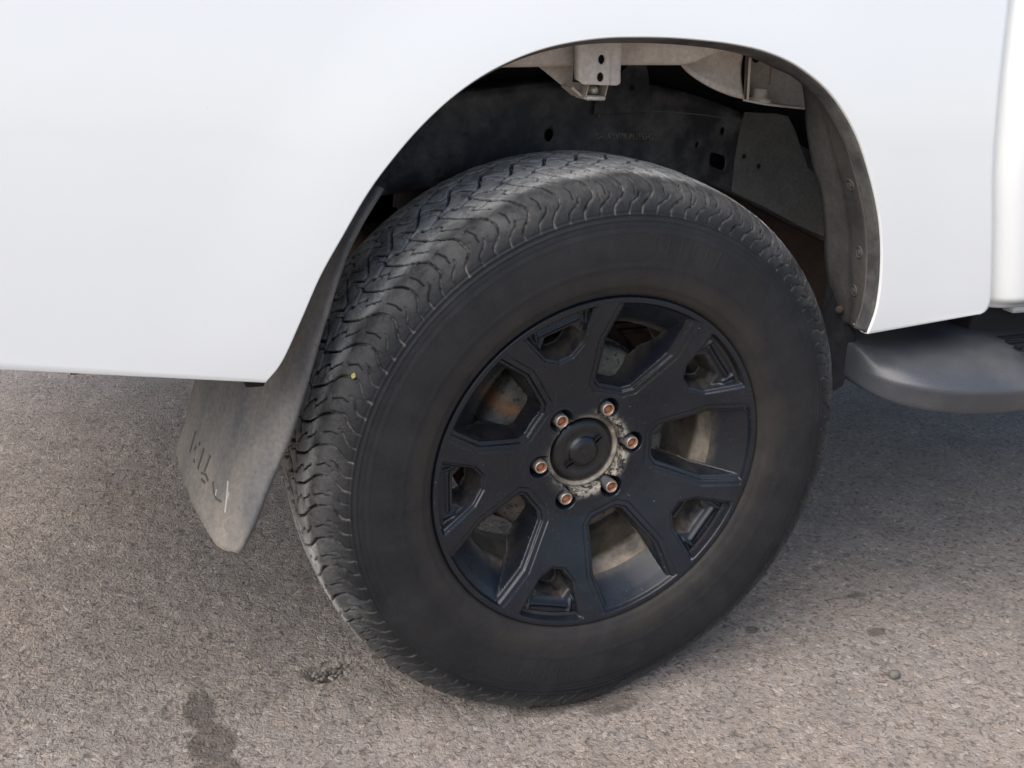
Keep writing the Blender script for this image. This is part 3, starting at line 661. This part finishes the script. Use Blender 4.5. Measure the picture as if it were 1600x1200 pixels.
# block lettering on the sidewall reduced to its worn bars
for base_a in (66, 246):
    for k, wd in enumerate((1.5, 2.6, 2.6, 2.0, 2.6, 2.6)):
        a0 = base_a+k*3.6; hgt = hgt+band(a0, a0+.9, -.196, -.172, .00055)+band(a0+.9, a0+wd, -.196, -.1925, .00055)+(band(a0+.9, a0+wd, -.1755, -.172, .00055) if k % 2 else band(a0+.9, a0+wd, -.186, -.1825, .00055))
for k in range(22):
    a0 = 118+k*1.25; hgt = hgt+band(a0, a0+.7+(k % 3)*.15, -.2085, -.2035, .0004)
for k in range(60):   # fine serration below the shoulder ring
    a0 = k*6.
    hgt = hgt+band(a0, a0+2.2, -.1618, -.1585, .0003)
yyt = ty[None, :]+ny[None, :]*hgt; rrt = tr[None, :]+nr[None, :]*hgt
TX = rrt*np.cos(TH); TZ = rrt*np.sin(TH); TY = np.broadcast_to(yyt, TX.shape).copy()
# the contact patch is pressed flat and the wall above it bulges
low_ = -WZ+.0005; press = ss(-TZ, .30, .385)*np.exp(-(TX/.11)**2)
TY += -.007*press*((TY < .03)*1.)+.0; TZ = np.where(TZ < low_, low_+(TZ-low_)*.06, TZ)
TV = np.stack([TX, TY, TZ], -1)
me = quadmesh('tyre', TV, gridq(NTH, len(srow), wrap0=True))
crown = (1-ss(np.abs(srow), .076, .098))*.86+.16*(1-ss(np.abs(srow), .098, .15))+.012
crownv = np.stack([np.interp(np.abs(srow)+o_, np.abs(srow)[::-1] if 0 else np.sort(np.abs(srow)), crown[np.argsort(np.abs(srow))]) for o_ in rng.uniform(-.007, .006, 24)], 0)
dmin = np.clip(crownv[bid, np.arange(len(srow))[None, :]], 0, 1)
dustv = dmin*(.55+.9*vnoise(arc*28, SR*34+9, 2, 4))
# dust thins out along the tread grooves
setattr_f(me, 'dust', np.clip(dustv*(1-.9*ss(cells, .0006, .0026)), 0, 1)); setattr_f(me, 'pale', np.clip(pal, 0, 1))
setattr_f(me, 'brown', np.broadcast_to((.34*ss(-srow, .205, .240)+.14*ss(-srow, .15, .19))[None, :], TX.shape))
tyre = link('tyre', me, M_tyre, wheel)
tag(tyre, 'worn dusty all terrain tyre with curved shoulder sipes')

# --- alloy face as one relief -----------------------------------------------
NT2 = 1080; rr_ = np.concatenate([np.arange(.040, .232, .00125), np.arange(.232, .2462, .0006)])
RR2, T2 = np.meshgrid(rr_, np.linspace(0, 2*np.pi, NT2, endpoint=False), indexing='xy')     # (theta, r)
base = np.interp(RR2, [0, .08, .095, .115, .16, .20, .225, .24, .25], [.056, .056, .054, .047, .029, .0145, .0065, .003, .003])
H = base.copy(); kill = np.zeros(H.shape, bool)
WIN = [(-.020, .0985), (.020, .0985), (.033, .1065), (.0575, .172), (.0585, .30), (-.0585, .30), (-.0575, .172), (-.033, .1065)]
PKT = [(-.011, .1635), (.011, .1635), (.031, .1795), (.0555, .2315), (.05, .262), (-.05, .262), (-.0555, .2315), (-.031, .1795)]
PHO = [(-.010, .172), (.010, .172), (.0245, .1845), (.0285, .197), (.020, .2105), (-.020, .2105), (-.0285, .197), (-.0245, .1845)]
dirt_ = np.zeros(H.shape); worn_ = np.zeros(H.shape)
for k in range(5):
    for c_, kind in ((75+72*k, 'w'), (39+72*k, 'p')):
        dt = T2-R(c_); U2 = -RR2*np.sin(dt); V2 = RR2*np.cos(dt); msk = V2 > 0
        if kind == 'w':
            d = np.where(msk, poly_sdf(U2, V2, WIN), -9.)
            wall = .0046*ss(d, 0, .0022)+.0008*ss(d, .0022, .0062)+.052*ss(d, .0062, .0128)+.0024*ss(d, -.0082, -.0060)-.0004
            outer_slope = .80*np.maximum(0, .2372-RR2)+.004*ss(.2372-RR2, 0, .003)
            k_ = .004; e = np.minimum(np.maximum(wall, 0), outer_slope)
            H = np.maximum(H, base+e)
            kill |= (d > .0124) & (outer_slope > .034)
            dirt_ = np.maximum(dirt_, ss(d, .008, .0125)*ss(outer_slope, .026, .036)*.8)
        else:
            d = np.where(msk, poly_sdf(U2, V2, PKT), -9.)
            lipfade = ss(.2372-RR2, 0, .004)
            e = (.0034*ss(d, 0, .0020)+.0105*ss(d, .0038, .0095))*lipfade
            # a low rib frames the outer ledge
            ledge = np.exp(-((V2-.2195)/.0032)**2)*ss(.032-np.abs(U2), 0, .004)*.004+np.exp(-((np.abs(U2)-.034)/.003)**2)*ss(V2, .205, .212)*ss(.232-V2, 0, .004)*.004
            e = e-ledge*ss(d, .004, .009)
            d2 = np.where(msk, poly_sdf(U2, V2, PHO), -9.)
            e = e+.034*ss(d2, -.001, .0055)
            H = np.maximum(H, base+e)
            kill |= d2 > .0065
            dirt_ = np.maximum(dirt_, ss(d2, -.006, .004)*.9)
# rolled rim flange
H = np.where(RR2 > .2372, base+(-.0022)*np.sin(np.clip((RR2-.2372)/.0072, 0, 1)*np.pi)+.010*ss(RR2, .2435, .2462), H)
# hub recess and lug pockets
H = H+.026*(1-ss(RR2, .0545, .0600))
NUT_A = [68.55-60*k for k in range(6)]
NUT_R = .0712
wseam = np.zeros(H.shape)
for a_ in NUT_A:
    nxp, nzp = NUT_R*math.cos(R(a_)), NUT_R*math.sin(R(a_)); dn_ = np.hypot(RR2*np.cos(T2)-nxp, RR2*np.sin(T2)-nzp)
    H = np.maximum(H, base+.024*(1-ss(dn_, .0128, .0172)))
    H = np.where((dn_ > .0165) & (dn_ < .0215) & (RR2 > .060), H-.0012*np.exp(-((dn_-.0188)/.0012)**2), H)
H += (vnoise(RR2*np.cos(T2)*25, RR2*np.sin(T2)*25, 3, 3)-.5)*.0006
TA = (np.degrees(T2)+180) % 360-180
worn_ = np.exp(-((RR2-.0610)/.0060)**2)*(ss(TA, -128, -100)*(1-ss(TA, 62, 95)))*1.2
worn_ = np.maximum(worn_, np.exp(-((RR2-.057)/.0035)**2)*.75)
dirt_ = np.maximum(dirt_, ss(.075-RR2, 0, .02)*.55)
XA = RR2*np.cos(T2); ZA = RR2*np.sin(T2)
AV = np.stack([XA, H, ZA], -1)
km = kill; k4 = km & np.roll(km, -1, 0); m4 = ~(k4[:, :-1] & k4[:, 1:])
me = quadmesh('alloy_rim', AV, gridq(NT2, len(rr_), wrap0=True, mask=m4))
setattr_f(me, 'worn', np.clip(worn_, 0, 1)); setattr_f(me, 'dirt', np.clip(dirt_, 0, 1))
rim = link('alloy_rim', me, M_alloy, wheel)
# rim barrel behind the face
lathe('rim_barrel', [(.012, .2440), (.024, .2395), (.042, .223), (.062, .2115), (.082, .2075), (.084, .2020), (.100, .2015), (.102, .2060), (.15, .200), (.20, .208), (.225, .216), (.236, .230), (.245, .232)], M_barrel, wheel, 128)
# brake drum
dpf = [(.098, .050), (.093, .060), (.0925, .128), (.0945, .141), (.100, .1475), (.110, .1500), (.128, .1500), (.131, .1545), (.139, .1545), (.141, .1500), (.165, .1500), (.165, .06)]
dm = lathe('brake_drum', crom(dpf, 4), M_drum, wheel, 128)
co = np.array([v.co for v in dm.data.vertices]); ang = np.degrees(np.arctan2(co[:, 2], co[:, 0])) % 360; rad = np.hypot(co[:, 0], co[:, 2])
setattr_f(dm.data, 'rust', (np.exp(-((ang-149)/4.5)**2))*(rad > .085)*.95+.15*((ang > 200) & (ang < 330)))
lathe('backing_plate', [(.172, .05), (.172, .165), (.180, .170), (.19, .168)], M_rust, wheel, 64)
# hub centre and cap
cp = [(.0605, 0), (.0603, .0045), (.0611, .0052), (.0611, .013), (.0622, .0165), (.0655, .0215), (.0685, .0240), (.0690, .029), (.0672, .0355), (.0672, .0395), (.0690, .0440), (.0725, .0478), (.080, .0495), (.086, .0495)]
cap = lathe('hub_cap', crom(cp, 5), M_cap, wheel, 96)
for a_ in (38, 218):
    for off in (-.0028, .0028):
        c_, s_ = math.cos(R(a_)), math.sin(R(a_)); q = lambda r_, h_: (r_*c_-off*s_, h_, r_*s_+off*c_)
        prism('cap_rib', [q(.019, .0640), q(.019, .0625), q(.034, .0655), q(.0345, .0705), q(.025, .0715)], (-s_*.0013, 0, c_*.0013), M_cap, cap, .0003)
lathe('cap_seal', [(.074, .0490), (.0700, .0515), (.0690, .0540), (.0715, .0565), (.0775, .0582)], grimy('corroded_seal', (.33, .29, .23), (.10, .085, .07), (.38, .62), 45, .8, .35, fine=260), wheel, 96)
lathe('cap_dimple', [(.0612, .0022), (.0604, .0030), (.0602, .0038), (.0608, .0046)], M_cap, cap, 24)
# sleeve nuts
nut_me = None
for a_ in NUT_A:
    if nut_me is None:
        sl = lathe('lug_nut', [(.012, .0082), (.0085, .0066), (.0040, .0064), (.0006, .0070), (.0000, .0080), (.0006, .0092), (.0035, .0098), (.022, .0100), (.024, .0112), (.030, .0112)], [M_steel, M_sleeve, M_nutrust], wheel, 40)
        nut_me = sl.data; mi = np.zeros(len(nut_me.polygons), np.int32)
        for i, p_ in enumerate(nut_me.polygons):
            cy = p_.center.y; cr__ = math.hypot(p_.center.x, p_.center.z)
            mi[i] = 1 if (cr__ > .0093) else (2 if (cr__ < .0068 and cy > .0015) else 0)
        nut_me.polygons.foreach_set('material_index', mi); o = sl
        st_ = lathe('wheel_stud', [(.0035, 0), (.0038, .004), (.0045, .0062), (.012, .0066)], M_nutrust, wheel, 24); st_me = st_.data; s2 = st_
    else:
        o = bpy.data.objects.new('lug_nut', nut_me); COL.objects.link(o); o.parent = wheel
        s2 = bpy.data.objects.new('wheel_stud', st_me); COL.objects.link(s2); s2.parent = wheel
    o.location = (NUT_R*math.cos(R(a_)), .0545, NUT_R*math.sin(R(a_))); s2.location = o.location; o.rotation_euler = (R(random.uniform(-1.5, 1.5)), R(a_*3), R(random.uniform(-1.5, 1.5))); o.location.y += random.uniform(-.002, .002)
# far-side wheel, plain and out of sight, carries the truck
fw_ = lathe('far_wheel', [(1.50, .0), (1.50, .22), (1.49, .25), (1.485, .34), (1.51, .385), (1.62, .386), (1.73, .385), (1.755, .34), (1.75, .25), (1.74, .0)], M_rubber_dark, truck, 64, (0, 0, .386))

# a scrap of dry leaf caught on the shoulder of the tyre
th_ = R(154.5); ls = -.115; ly = float(np.interp(ls, srow, ty)); lr = float(np.interp(ls, srow, tr)); nY, nR = float(np.interp(ls, srow, ny)), float(np.interp(ls, srow, nr))
er = np.array([math.cos(th_), 0, math.sin(th_)]); et = np.array([-math.sin(th_), 0, math.cos(th_)]); nn_ = er*nR+np.array([0, nY, 0]); ev = np.cross(nn_, et)
lv = []
for i_, wd_ in enumerate((.0006, .0024, .0030, .0022, .0004)):
    for j_ in (-1, 0, 1): lv.append(et*(i_-2)*.0019+ev*j_*wd_+nn_*(.0016+.0008*abs(j_)+.0005*(i_-2)**2*.4))
lf = []
for i_ in range(4):
    for j_ in range(2): lf.append((i_*3+j_, i_*3+j_+1, i_*3+j_+4, i_*3+j_+3))
leaf = link('leaf_scrap', mesh('leaf_scrap', lv, lf), grimy('dry_leaf', (.55, .50, .16), (.32, .26, .09), (.4, .6), 400, .7))
so = leaf.modifiers.new('solid', 'SOLIDIFY'); so.thickness = .0004
leaf.location = np.array([0, 0, WZ])+er*lr+np.array([0, ly, 0]); tag(leaf, 'tiny yellow scrap of dry leaf stuck on the rear shoulder of the tyre', 'leaf')
